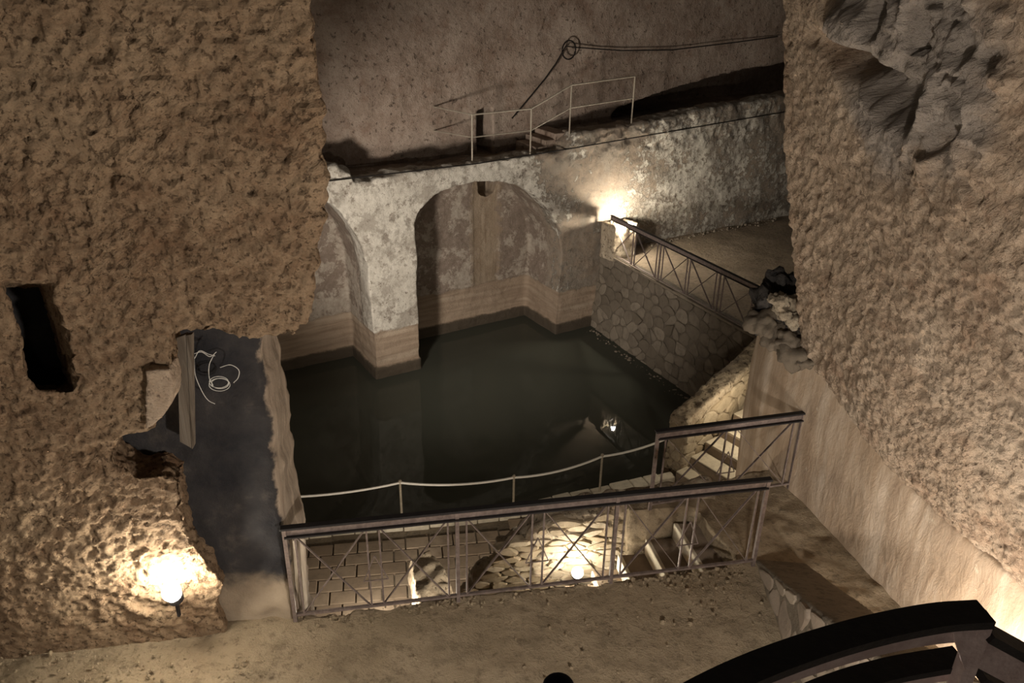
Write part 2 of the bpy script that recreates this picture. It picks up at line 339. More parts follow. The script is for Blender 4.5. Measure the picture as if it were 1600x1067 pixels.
# steps on the ledge and its broken stub
# upper rock wall behind the ledge
up = sweep([st(-4, -1.65, .5), st(19, -1.65, .5), st(19, -1.65, 6.4), st(-4, -1.65, 6.4)], tuple(-N2 * 3.0) + (0,))
door_cut = sweep([st(3.85, -1.4, .6), st(4.35, -1.4, .6), st(4.32, -1.4, 1.95), st(3.88, -1.4, 1.9)], tuple(-N2 * 1.8) + (0,))
shadow_slot = sweep([st(8.3, -1.4, 1.3), st(18.5, -1.4, 1.3), st(18.5, -1.4, 3.0), st(14.5, -1.4, 2.55), st(10.6, -1.4, 2.0), st(8.5, -1.4, 1.6)], tuple(-N2 * 2.2) + (0,))  # added undercut, shaped to give the dark band of a cast shadow
me = cut_remesh(up, [door_cut, shadow_slot], .06)
shape(me, lambda co, no: .10 * fbm(co, .35, 2, 11) + .022 * fbm(co, 2.2, 4, 12))
tag(link('wall_back', me, M['tufa_back']), 'grey brown rock wall rising above the ledge at the top', 'wall', kind='structure')
sm = cut_remesh(prism([(-7.4, 5.5), (-6.8, 5.5), (-6.6, 17.8), (-7.4, 18.5)], -5, 6.4), [], .09)
shape(sm, lambda co, no: .12 * fbm(co, .6, 3, 151) + .03 * fbm(co, 3, 3, 152)); tag(link('wall_pool_left', sm, M['tufa_back']), 'brown rock wall closing the pool at its hidden left side', 'wall', kind='structure')
# ------------------------------------------------------------------ water
pool = [(-6.9, 9), (-6.75, 16), tuple(st(-3.2, -1.75, 0))[:2], tuple(st(6.9, -1.75, 0))[:2], (2.9, 21.7), (5.4, 16.6), (6.5, 12.6), (3.4, 12.6), (1.7, 12.4), (-4.2, 11.2)]
me = prism(pool, WATER - .5, WATER)
tag(link('pool_water', me, M['water']), 'still dark green water filling the cistern pool', 'water', kind='stuff')
# ------------------------------------------------------------------ far platform, its stone retaining wall
ra = np.array([2.50, 21.9]); rb = np.array([5.85, 15.4])          # top edge of the retaining wall
rd = (rb - ra) / np.linalg.norm(rb - ra); rn = np.array([rd[1], -rd[0]])   # rn points over the water (left)
if rn[0] > 0: rn = -rn
plat = [tuple(ra - rn * .3), tuple(rb - rn * .3), (9.5, 15.5), (14, 27), tuple(st(16, -.1, 0))[:2], tuple(st(6.6, -.1, 0))[:2]]
me = cut_remesh(prism(plat, -3.2, PLAT - .02), [], .08)
shape(me, lambda co, no: .03 * fbm(co, 1.2, 4, 21) * (no[:, 2] > .5) + 0)
tag(link('floor_platform', me, M['dirt_dark']), 'bare earth floor of the far platform above the stone wall', 'floor', kind='structure')

def inpoly(p, poly):
    c = False; n = len(poly)
    for i in range(n):
        a, b = poly[i], poly[i - 1]
        if (a[1] > p[1]) != (b[1] > p[1]) and p[0] < (b[0] - a[0]) * (p[1] - a[1]) / (b[1] - a[1]) + a[0]: c = not c
    return c
def voronoi(poly, size, asp=1.0, seed=1, clip=True):
    """cells of irregular stones inside a 2-D polygon"""
    r = np.random.default_rng(seed); P = np.array(poly, float); lo = P.min(0); hi = P.max(0); sx, sy = size * asp, size
    pts = []; row = 0; y = lo[1] - sy * .0 + sy / 2
    while y < hi[1] + sy:
        x = lo[0] + (sx / 2 if row % 2 else 0)
        while x < hi[0] + sx: pts.append([x + r.uniform(-.48, .48) * sx, y + r.uniform(-.46, .46) * sy]); x += sx
        y += sy; row += 1
    pts = np.array(pts); sc = np.array([1 / sx, 1 / sy]); cells = []
    for i, p in enumerate(pts):
        if not clip and not inpoly(p, poly): continue
        c = [np.array(q) for q in ((p[0] - 2 * sx, p[1] - 2 * sy), (p[0] + 2 * sx, p[1] - 2 * sy), (p[0] + 2 * sx, p[1] + 2 * sy), (p[0] - 2 * sx, p[1] + 2 * sy))]
        order = np.argsort((((pts - p) * sc) ** 2).sum(1))[1:16]
        for j in order:
            q = pts[j]; nrm = (q - p) * sc * sc; mid = (p + q) / 2; out = []
            for k in range(len(c)):
                A, B = c[k], c[(k + 1) % len(c)]; da, db = (A - mid) @ nrm, (B - mid) @ nrm
                if da <= 0: out.append(A)
                if da * db < 0: out.append(A + (B - A) * da / (da - db))
            c = out
            if len(c) < 3: break
        if len(c) >= 3:
            if clip:                                          # cut by the (convex) outline
                cen = P.mean(0)
                for k in range(len(P)):
                    A, B = P[k], P[(k + 1) % len(P)]; nn_ = np.array([B[1] - A[1], A[0] - B[0]])
                    if (cen - A) @ nn_ > 0: nn_ = -nn_
                    out = []
                    for q in range(len(c)):
                        a, b = c[q], c[(q + 1) % len(c)]; da, db = (a - A) @ nn_, (b - A) @ nn_
                        if da <= 0: out.append(a)
                        if da * db < 0: out.append(a + (b - a) * da / (da - db))
                    c = out
                    if len(c) < 3: break
                if len(c) < 3: continue
            c = [np.array([min(max(q[0], lo[0]), hi[0]), min(max(q[1], lo[1]), hi[1])]) for q in c]
            cells.append((p, c))
    return cells
def stones(parent, mat, poly, O, A, B, N, size, asp=1, gap=.02, depth=.06, proud=.03, seed=1, name='stone', clip=True):
    """build each cell as a bevelled stone on the plane O + a A + b B, sticking out along N"""
    r = np.random.default_rng(seed + 50); O, A, B, N = map(lambda v: np.array(v, float), (O, A, B, N)); res = []
    for p, c in voronoi(poly, size, asp, seed, clip):
        c = np.array(c); ctr = c.mean(0); dd = np.linalg.norm(c - ctr, axis=1).mean()
        if dd < size * .17: continue
        c = ctr + (c - ctr) * max(.4, 1 - gap / dd)
        cc = []                                            # corner cutting
        for k in range(len(c)): a, b = c[k], c[(k + 1) % len(c)]; cc += [a * .76 + b * .24, a * .24 + b * .76]
        c = np.array(cc)
        if len(c) > 10: c = c[::1]
        h = proud * r.uniform(.45, 1.3); tilt = r.uniform(-.12, .12, 2)
        rings = [(1.0, -depth), (1.0, h * .45), (.84, h)]; vs_ = []; n = len(c)
        for sc, hh in rings:
            for q in c:
                e = ctr + (q - ctr) * sc; tl = (e - ctr) @ tilt if hh > 0 else 0
                vs_.append(O + A * e[0] + B * e[1] + N * (hh + tl))
        fs = [[2 * n + k for k in range(n)]]
        for j in range(2): fs += [[j * n + k, j * n + (k + 1) % n, (j + 1) * n + (k + 1) % n, (j + 1) * n + k] for k in range(n)]
        cen = Vector(O + A * ctr[0] + B * ctr[1]); m = fix([Vector(v) - cen for v in vs_], fs)
        o = link(name, m, mat, parent); o.location = cen - (parent.location if parent else Vector()); res.append(o)
    return res
L = float(np.linalg.norm(rb - ra)); bat = .36                      # the wall leans back
foot = [tuple(ra + rn * .28 - rd * .4), tuple(rb + rn * .28), tuple(rb - rn * .35), tuple(ra - rn * .35 - rd * .4)]
head = [tuple(ra - rd * .4), tuple(rb), tuple(rb - rn * .35), tuple(ra - rn * .35 - rd * .4)]
vs_ = [(*p, -5) for p in foot] + [(*p, PLAT) for p in head]
me = cut_remesh(fix(vs_, [[0, 1, 2, 3], [4, 5, 6, 7], [0, 1, 5, 4], [1, 2, 6, 5], [2, 3, 7, 6], [3, 0, 4, 7]]), [], .06)
shape(me, lambda co, no: .02 * fbm(co, 2, 3, 31))
sw = tag(link('wall_stone', me, M['stone_base']), 'rubble stone retaining wall below the far platform railing', 'wall', kind='structure')
Nn = Vector((rn[0], rn[1], .0)); dn = Vector((rn[0] * .28, rn[1] * .28, -3.0)).normalized()
NN = Vector((rd[0], rd[1], 0)).cross(dn)
if NN.dot(Nn) < 0: NN = -NN
stones(sw, M['stone'], [(-.1, .04), (L, .04), (L, 2.45), (-.1, 2.45)], (*ra, PLAT), (*rd, 0), tuple(dn), tuple(NN), .29, 1.3, .014, .06, .03, 3)
# concrete lip under the railing
lip = bevel(box8(((ra + rb) / 2)[0:2].tolist() + [PLAT + .01], tuple(rd * (L / 2)) + (0,), tuple(rn * .09) + (0,), (0, 0, .03)), .01)
put('coping', lip, M['mortar'], sw)
# ------------------------------------------------------------------ lower room: tiled floor, curb
low = [(-4.6, 6.6), (4.2, 6.9), (4.9, 12.0), (3.5, 13.4), (2.4, 13.05), (1.2, 12.62), (.2, 12.2), (-1.0, 11.95), (-2.4, 11.72), (-4.6, 11.4)]
fl = tag(link('floor_lower', prism(low, -5.2, LOW - .045), M['mortar']), 'tiled floor of the lower room beside the water', 'floor', kind='structure')
ta = math.radians(9); tx = np.array([math.cos(ta), math.sin(ta)]); ty = np.array([-math.sin(ta), math.cos(ta)])
r = np.random.default_rng(5)
tile_me = []
for k in range(4):
    m = bevel(box8((0, 0, 0), (.198, 0, 0), (0, .138, 0), (0, 0, .03)), .008, 1); m.materials.append(M['tile']); tile_me.append(m)
for i in range(-14, 14):
    for j in range(-4, 17):
        c = np.array([-1.5, 9.2]) + tx * ((i + (.5 if j % 2 else 0)) * .42) + ty * (j * .30)
        if not inpoly(c, [(-4.3, 9.2), (.9, 9.4), (1.5, 10.5), (1.8, 12.35), (.2, 11.9), (-1.0, 11.65), (-2.4, 11.45), (-4.3, 11.15)]): continue
        o = link('tile', tile_me[0].copy() if False else tile_me[(i + j) % 4], None, fl); o.location = (c[0], c[1], LOW - .03 + r.uniform(-.008, .008))
        o.rotation_euler = (r.uniform(-.012, .012), r.uniform(-.012, .012), ta + r.uniform(-.012, .012))
cb = empty('waterside_curb', (0, 12.1, LOW)); tag(cb, 'low pale stone curb between the tiled floor and the water', 'curb')
line = [(-4.6, 11.35), (-3.6, 11.52), (-2.4, 11.72), (-1.0, 11.95), (.2, 12.2), (1.2, 12.6), (2.4, 13.05), (3.3, 13.42)]
for i in range(len(line) - 1):
    a, b = np.array(line[i]), np.array(line[i + 1]); nseg = 3
    for k in range(nseg):
        p = a + (b - a) * k / nseg; q = a + (b - a) * (k + 1) / nseg; e = (q - p) * .015; wj = r.uniform(.10, .15)
        dq = (q - p) / np.linalg.norm(q - p); nq = np.array([-dq[1], dq[0]])
        m = bevel(box8(((p + q) / 2).tolist() + [LOW - .02 + r.uniform(-.015, .02)], tuple((q - p) / 2 - e) + (0,), tuple(nq * wj) + (0,), (0, 0, .13)), .025, 2)
        put('curb_stone', m, M['curb'], cb)
# ------------------------------------------------------------------ walkway in front: trodden earth slab
RA = onz(462, 970, 0); RB = onz(1176, 884, 0)                       # feet of the front railing
rl = (RB - RA)[:2]; RL = float(np.linalg.norm(rl)); rlu = rl / RL; rlp = np.array([-rlu[1], rlu[0]])
def fr(a, b): p = RA[:2] + rlu * a + rlp * b; return (float(p[0]), float(p[1]))
gp = [(-7, 4.0), (-6, -2.5), (6, -2.5), (6, 5), (3.9, 6.4), (3.55, 8.0), (3.2, 8.1), (1.35, 7.62), (1.35, 7.22), (2.32, 7.34), fr(4.28, .95), fr(4.36, .1), fr(3.0, .07), fr(1.5, .10), fr(0, .08), (-2.0, 5.62), (-2.4, 6.4), (-7, 6)]
me = cut_remesh(prism(gp, -.75, 0), [], .045)
def fn(co, no):
    e = sstep(.3, .9, np.abs(no[:, 2])); b = sstep(-.9, 1, fbm(co, .7, 2, 40))
    d = .03 * fbm(co, 1.6, 4, 41) + .018 * b * fbm(co, 8, 3, 42) + (1 - e) * .05 * fbm(co, 3, 3, 43)
    return d - .022
shape(me, fn)
gr = tag(link('floor', me, M['dirt']), 'trodden earth walkway in front of the metal railing', 'floor', kind='structure')
pw = prism([fr(-.6, .02), fr(4.4, .02), fr(4.4, -.5), fr(-.6, -.5)], -4.5, -.7)
tag(link('wall_below_walkway', cut_remesh(pw, [], .1), M['tufa']), 'rock face under the edge of the walkway', 'wall', kind='structure')
# ------------------------------------------------------------------ left rock wall, overhanging, with its cut opening and niche
PN = np.array([-.18, 1, .2]); P0 = np.array([-2, 5.45, 0])
def lp(px, py): return Vector(onpl(px, py, P0, PN))
def lq(x, z): return Vector((x, 5.45 - .2 * z + .18 * (x + 2), z))
out_px = [(462, 968), (405, 978), (352, 985), (338, 955), (352, 915), (330, 888), (300, 845), (292, 800), (285, 755), (272, 715), (262, 672), (240, 655), (256, 640), (272, 612), (270, 560), (268, 530), (290, 522), (345, 526), (385, 533), (430, 531), (460, 524), (488, 490), (493, 420), (499, 330), (501, 280), (494, 150), (484, 0)]
out_px = out_px[2:]
rim = [lp(*p) for p in out_px] + [lq(-.95, 6.6), lq(-6.5, 6.6), lq(-6.5, -.4), lq(-2.52, -.4)]
slabm = sweep(rim, (-.36, 1.15, .0))
nich = sweep([lp(6, 428), lp(90, 436), lp(118, 545), lp(126, 608), lp(62, 606), lp(40, 520)], (-1.0, 1.35, -.62))
nich.transform(Matrix.Translation((.07, -.15, .05)))
bite = sweep([lp(*p) for p in [(285, 600), (272, 640), (236, 680), (186, 688), (180, 722), (215, 748), (258, 742), (300, 760)]], (-.3, .75, -.15))
bite.transform(Matrix.Translation((.06, -.15, .03)))
me = cut_remesh(slabm, [nich, bite], .021)
def fn(co, no):
    lowa = sstep(1.3, .5, co[:, 2]); q = co * np.array([1, 1, 1.0]); far = sstep(-1.6, -2.4, co[:, 0])
    big = .04 * fbm(co, .8, 2, 51); med = .012 * fbm(co, 4.5, 2, 52) + .015 * fbm(co, 17, 2, 53, .8)
    pit = -.022 * sstep(.25, .5, vnoise(co * 21, 55)) * (1 - .5 * lowa)
    d = (co @ np.array([.6, 0, .8])); dd = co @ np.array([-.8, 0, .6])
    chis = .03 * vnoise(np.stack([d * 14, dd * 4, co[:, 1] * 4], 1), 58) * sstep(.0, .3, vnoise(co * .7, 59))
    lmp = np.exp(-((co[:, 0] + 2.9) ** 2 + (co[:, 2] - .5) ** 2) / .5)
    return big + (med + pit + chis) * (1 - .6 * sstep(.35, .15, co[:, 2])) + lmp * .02 * vnoise(co * np.array([22, 10, 22]), 57)
shape(me, fn)
tag(link('wall_left', me, M['tufa']), 'rough brown rock face overhanging on the left with dark niche', 'wall', kind='structure')
wl = bpy.data.objects['wall_left']
cf = cut_remesh(sweep([lp(*p) + Vector((0, -.05, -.01)) for p in [(231, 573), (268, 571), (275, 590), (274, 614), (262, 640), (246, 655), (231, 664)]], (-.02, .2, 0)), [], .018)
shape(cf, lambda co, no: .008 * fbm(co, 8, 3, 65)); put('cut_face', cf, M['tufa_pale'], wl)
# sooty pier behind the opening
bk = [(-4.4, 5.15), (-2.55, 5.46), (-1.97, 5.56), (-1.93, 5.66), (-2.0, 6.25), (-4.4, 6.25)]
me = cut_remesh(prism(bk, -4.6, 3.9), [], .04)
shape(me, lambda co, no: .025 * fbm(co, 1.5, 4, 61) + .018 * fbm(co, 7, 3, 62) + .03 * fbm(co, 3, 2, 63) * sstep(-2.15, -1.95, co[:, 0]))
tag(link('wall_pier', me, M['sooty']), 'soot blackened pier behind the jagged rock opening', 'wall', kind='structure')
# ------------------------------------------------------------------ right side: plaster dado wall and leaning rock
base = [(3.12, 9.3), (3.03, 8.75), (3.02, 8.45), (3.16, 7.95), (3.33, 7.45), (3.52, 6.8), (3.68, 6.2), (3.85, 5.5), (4.02, 4.85), (4.25, 4.0), (4.55, 3.0), (4.9, 1.8), (5.4, 0)]
topz = [1.75, 1.83, 1.85, 1.72, 1.52, 1.28, 1.17, 1.13, 1.15, 1.2, 1.25, 1.3, 1.35]
back = [(x + 1.6, y + .3) for x, y in base]
n = len(base); vs_ = [(x, y, -4.6) for x, y in base] + [(x, y, z + .03) for (x, y), z in zip(base, topz)] + [(x, y, -4.6) for x, y in back] + [(x, y, z + .03) for (x, y), z in zip(back, topz)]
fs = []
for i in range(n - 1): fs += [[i, i + 1, n + i + 1, n + i], [2 * n + i, 3 * n + i, 3 * n + i + 1, 2 * n + i + 1], [n + i, n + i + 1, 3 * n + i + 1, 3 * n + i], [i, 2 * n + i, 2 * n + i + 1, i + 1]]
fs += [[0, n, 3 * n, 2 * n], [n - 1, 3 * n - 1, 4 * n - 1, 2 * n - 1]]
me = cut_remesh(fix(vs_, fs), [], .05)
shape(me, lambda co, no: .02 * fbm(co, 1.3, 3, 71) + .006 * fbm(co, 6, 3, 72))
tag(link('wall_right_lower', me, M['plaster']), 'ochre plastered lower wall beside the walkway on the right', 'wall', kind='structure')
ys = np.array([p[1] for p in base]); xs = np.array([p[0] for p in base])
def bx(y): return np.interp(y, ys[::-1], xs[::-1])
def bz(y): return np.interp(y, ys[::-1], np.array(topz)[::-1])
Y0, Y1, NU, NV = 8.02, 1.6, 430, 330
uu, vv = np.meshgrid(np.linspace(0, 1, NU), np.linspace(0, 1, NV), indexing='ij')
yy = Y0 + (Y1 - Y0) * uu; z0 = bz(yy); zz = z0 + (6.9 - z0) * vv
x0 = bx(yy); lean = .275 + .0 * yy
xx = x0 - .05 * sstep(0, .03, vv) - lean * (zz - z0) + .012 * (zz - z0) ** 2
far = sstep(.035, .0, uu); xx = xx + far * .5 * 1.0; yy = yy + far * .05       # rounded far arris turning away
co = np.stack([xx, yy, zz], -1).reshape(-1, 3)
big = .05 * fbm(co, .6, 2, 81); med = .010 * fbm(co, 5, 2, 82) + .016 * fbm(co, 15, 3, 83, .7); pit = -.03 * sstep(.45, .7, vnoise(co * 14, 84)) * sstep(1.6, 3.4, co[:, 2])
d1 = co @ np.array([0, .75, .66]); d2 = co @ np.array([0, -.66, .75])
reg = sstep(-.1, .25, vnoise(co * .55 + 3, 86)); strk = vnoise(np.stack([d1 * 7, d2 * 19, co[:, 0] * 4], 1), 87)
strk2 = vnoise(np.stack([d1 * 19, d2 * 7, co[:, 0] * 4], 1), 88)
ch = .018 * np.where(reg > .5, strk, strk2) * sstep(4.4, 3.2, co[:, 2])
def rp_(px, py): return np.array(onpl(px, py, (2.72, 7.0, 4.4), (1, .25, .27)))
def hole_(px, py, ry, rz, rot=0.0):                   # crisp hollow at a place on the face
    d = co - rp_(px, py); cy, cz = math.cos(rot), math.sin(rot); a_ = d[:, 1] * cy + d[:, 2] * cz; b_ = -d[:, 1] * cz + d[:, 2] * cy
    q = ((a_ / ry) ** 2 + (b_ / rz) ** 2) * (1 + .5 * fbm(co, 4, 3, 93)); return np.exp(-np.clip(q, 0, 9) ** 2)
hol = -.42 * hole_(1318, 92, .34, .14, .3) - .34 * hole_(1385, 145, .34, .16, .5) + .16 * hole_(1335, 40, .36, .16) - .22 * hole_(1370, 20, .1, .16) - .12 * hole_(1306, 418, .05, .07) - .1 * hole_(1222, 172, .06, .06)
g3 = np.exp(-(((co - rp_(1470, 110)) / np.array([.9, .55, .80])) ** 2).sum(1))
lump = g3 * (.16 * (1 - np.abs(fbm(co, 3.2, 2, 90)) * 1.8) + .05 * fbm(co, 9, 3, 91) - .14 * sstep(.25, .45, vnoise(co * 6, 92)))
off = big + med + pit * (1 - g3) + ch + hol + lump
nrm = np.array([-.93, -.28, -.25]); nrm /= np.linalg.norm(nrm)
co = co + off[:, None] * nrm
idx = np.arange(NU * NV).reshape(NU, NV); F = np.stack([idx[:-1, :-1], idx[:-1, 1:], idx[1:, 1:], idx[1:, :-1]], -1).reshape(-1, 4).tolist()
# closing back, so that the rock is a solid mass
nb = len(co); bk2 = np.stack([xx + 1.9, yy + .35, zz], -1); edge = [idx[i, 0] for i in range(NU)]
backv = []; bf = []
cn = [(0, 0), (NU - 1, 0), (NU - 1, NV - 1), (0, NV - 1)]
for (i, j) in cn: backv.append(bk2[i, j] + np.array([.6, 0, 0]))
vsall = np.concatenate([co, np.array(backv)]).tolist()
bot = [int(idx[i, 0]) for i in range(NU)]; topr = [int(idx[i, NV - 1]) for i in range(NU)]; l0 = [int(idx[0, j]) for j in range(NV)]; l1 = [int(idx[NU - 1, j]) for j in range(NV)]
F += [[nb, nb + 1] + bot[::-1], [nb + 3, nb + 2] + topr[::-1], [nb, nb + 3] + l0[::-1], [nb + 1, nb + 2] + l1[::-1], [nb, nb + 1, nb + 2, nb + 3]]
me = fix(vsall, F); me.polygons.foreach_set('use_smooth', [True] * len(me.polygons))
tag(link('wall_right', me, M['tufa_pale']), 'pale chiselled rock face leaning over the plastered wall on the right', 'wall', kind='structure')

# ------------------------------------------------------------------ stairwell: steps, rubble wall with lamp
sr = tag(empty('stone_stair', (1.6, 6.9, -.6)), 'steps with shade-dark treads and lit-pale risers going down behind the front railing', 'stair')
for k in range(6):
    x1 = 2.30 - .305 * k; x0_ = x1 - .33; z = -.2 * (k + 1); yo = .06 * k
    q0 = lambda x: 6.40 + (x - 2.3) * .2; q1 = lambda x: 7.30 + (x - 2.3) * .12
    e = .10
    pl = [(x0_ + e, q0(x0_)), (x1 + e, q0(x1)), (x1 - .16 * 0 - .1, q1(x1)), (x0_ - .1, q1(x0_))]
    m = bevel(prism(pl, z - .24, z), .012, 1); s_ = put('step', m, M['step_shaded'], sr)
    # pale strip: lamp light on the riser put into its colour
    nm = bevel(prism([(x0_ + e - .012, q0(x0_)), (x0_ + e + .035, q0(x0_)), (x0_ - .1 + .035, q1(x0_)), (x0_ - .1 - .012, q1(x0_))], z - .2, z + .006), .006, 1)
    if k < 3: put('riser', nm, M['step'], s_)
face = [(722, 935), (727, 915), (742, 896), (765, 884), (778, 858), (800, 838), (838, 818), (880, 808), (930, 800), (975, 790), (1075, 772)]
RY = 7.36
fp = [ony(p[0], p[1], RY) for p in face]; poly2 = [(p[0], min(p[2], -.03)) for p in fp] + [(2.35, -.03), (2.35, -2.6), (-1.2, -2.6)]
poly3 = [Vector((a, RY - .06 + .12 * (a - .5), b)) for a, b in poly2]
me = cut_remesh(sweep(poly3, (0, .36, 0)), [], .035)
shape(me, lambda co, no: .05 * fbm(co * np.array([1, 1, 2.2]), 3, 4, 101) + .03 * vnoise(co * np.array([7, 7, 16]), 102))
rw = tag(link('rubble_wall', me, M['rubble']), 'rubble stone wall beside the steps, lit by a glowing lamp', 'wall')
rp = [(a, b) for a, b in poly2]
A_ = Vector((1, .12, 0)).normalized()
stones(rw, M['stone_ochre'], rp, Vector((0, RY - .06 + .12 * (-.5), 0)), (1, .12, 0), (0, 0, 1), (.12, -1, 0), .085, 3.0, .006, .08, .04, 9, clip=False)
prop = prism([(1.4, 7.3), (3.4, 7.6), (3.3, 8.0), (1.4, 7.6)], -4.4, -.72)
tag(link('wall_stairwell', cut_remesh(prop, [], .09), M['mortar']), 'masonry below the slab behind the stairwell', 'wall', kind='structure')
# loose low pier of stones beside the tiled floor
lw = [onz(640, 872, -3.0), onz(672, 858, -3.0), onz(690, 876, -3.0), onz(722, 960, -3.0), onz(655, 965, -3.0)]
me = cut_remesh(prism([(p[0], p[1]) for p in lw], LOW - .1, -3.0), [], .035)
shape(me, lambda co, no: .05 * fbm(co, 3, 4, 111) + .025 * vnoise(co * np.array([8, 8, 14]), 112))
tag(link('stub_wall', me, M['rubble']), 'short broken stone wall standing on the tiled floor', 'wall')

# ------------------------------------------------------------------ lower steps by the water and their parapet
ls = tag(empty('lower_stair', (3.9, 13.2, LOW)), 'stone steps with lit-pale treads climbing behind the plaster wall', 'stair')
sd = np.array([.80, .60]); sp = np.array([sd[1], -sd[0]])             # climbs along sd; sp is toward the viewer
s0 = np.array([3.42, 13.25])
for k in range(7):
    a = s0 + sd * (.40 * k); b = s0 + sd * (.40 * (k + 1) + .03); z = LOW + .2 * (k + 1)
    q = [tuple(a + sp * -.15), tuple(a + sp * 1.15), tuple(b + sp * 1.15), tuple(b + sp * -.15)]
    m = bevel(prism(q, z - .22, z - .03), .01, 1); s_ = put('step', m, M['step_shaded'], ls)
    e = sd * .015; m = bevel(prism([tuple(np.array(q[0]) + e), tuple(np.array(q[1]) + e), q[2], q[3]], z - .03, z), .006, 1); put('tread', m, M['step'], s_)  # pale tread on dark body: light and shade put into the colours
pe = np.array([3.46, 13.50]); pd = np.array([.76, .65]); pp = np.array([-pd[1], pd[0]])   # parapet left end, direction, outward (over the water)
ptop = [(-.02, -2.62), (2.1, -1.95), (3.6, -1.35)]
me = cut_remesh(join(*[fix([(*(pe + pd * a + pp * o), z) for z, (a, o) in []] or
    [(*(pe + pd * a0), -5), (*(pe + pd * a1), -5), (*(pe + pd * a1 + pp * .42), -5), (*(pe + pd * a0 + pp * .42), -5),
     (*(pe + pd * a0), t0), (*(pe + pd * a1), t1), (*(pe + pd * a1 + pp * .42), t1), (*(pe + pd * a0 + pp * .42), t0)],
    [[0, 3, 2, 1], [4, 5, 6, 7], [0, 1, 5, 4], [1, 2, 6, 5], [2, 3, 7, 6], [3, 0, 4, 7]]) for (a0, t0), (a1, t1) in zip(ptop[:-1], ptop[1:])]), [], .04)
shape(me, lambda co, no: .03 * fbm(co, 2.5, 4, 121) + .012 * fbm(co, 9, 2, 122))
pa = tag(link('stair_parapet', me, M['rubble']), 'sloping stone parapet beside the lower steps above the water', 'parapet')
pol = [(.0, LOW + .1), (3.4, LOW + .9), (3.4, -1.55), (2.1, -2.05), (0, -2.72)]
stones(pa, M['stone_ochre'], pol, (*pe, 0), (*pd, 0), (0, 0, 1), (*(-pp), 0), .30, 1.3, .008, .08, .05, 13)
stones(pa, M['stone_ochre'], [(.02, LOW + .1), (.40, LOW + .1), (.40, -2.75), (.02, -2.75)], (*(pe - pd * .02), 0), (*pp, 0), (0, 0, 1), (*(-pd), 0), .22, 1.1, .02, .08, .03, 17)
# ------------------------------------------------------------------ stone parapet wedge on the walkway
wa = np.array([2.52, 6.42]); wb = np.array([2.46, 3.6])
wd = (wb - wa); WL = float(np.linalg.norm(wd)); wd /= WL; wn = np.array([wd[1], -wd[0]])
if wn[0] > 0: wn = -wn
hz = lambda a: .04 + .50 * a ** 1.05
tk = .52
def wedge_block(a0, a1):
    p = [wa + wd * a0, wa + wd * a1, wa + wd * a1 - wn * tk, wa + wd * a0 - wn * tk]
    return prism([tuple(q) for q in p], -.12, [hz(a0), hz(a1), hz(a1) - .03, hz(a0) - .03])
me = cut_remesh(join(*[wedge_block(a, a + .72) for a in np.arange(0, WL - .1, .7)]), [], .035)
shape(me, lambda co, no: .012 * fbm(co, 3, 4, 131))
wg = tag(link('stone_parapet', me, M['mortar']), 'low sloping stone faced parapet at the right of the walkway', 'parapet')
stones(wg, M['stone_pink'], [(.12, .03), (WL, .03), (WL, hz(WL) - .05), (.12, hz(.12) - .03)], (*wa, 0), (*wd, 0), (0, 0, 1), (*wn, 0), .33, 1.0, .02, .05, .014, 29)
# stones and rubble on the end of the plaster wall
rh = tag(empty('rubble_heap', (3.2, 8.6, 1.85)), 'dark lumpy rubble on top of the plaster wall by the rock edge', 'rubble')
r = np.random.default_rng(31)
for px, py, rad, yy_, mt in [(1215, 478, .26, 8.35, 'dark_rock'), (1238, 500, .24, 8.2, 'dark_rock'), (1228, 450, .20, 8.5, 'dark_rock'), (1206, 505, .16, 8.15, 'stone'), (1232, 528, .17, 8.0, 'stone'), (1249, 545, .17, 7.9, 'stone'), (1222, 470, .12, 8.1, 'rubble'), (1240, 492, .13, 8.0, 'rubble'), (1250, 470, .25, 8.5, 'dark_rock'), (1196, 492, .12, 8.3, 'stone'), (1262, 562, .12, 7.75, 'stone')]:
    c = ony(px, py, yy_); m = ball(c, rad, 1.3, 1.1, .8, 4); k = r.integers(1000)
    shape(m, lambda co, no: .55 * rad * fbm(co, 1.2 / rad, 4, k, .6)); put('rock', m, M[mt], rh)

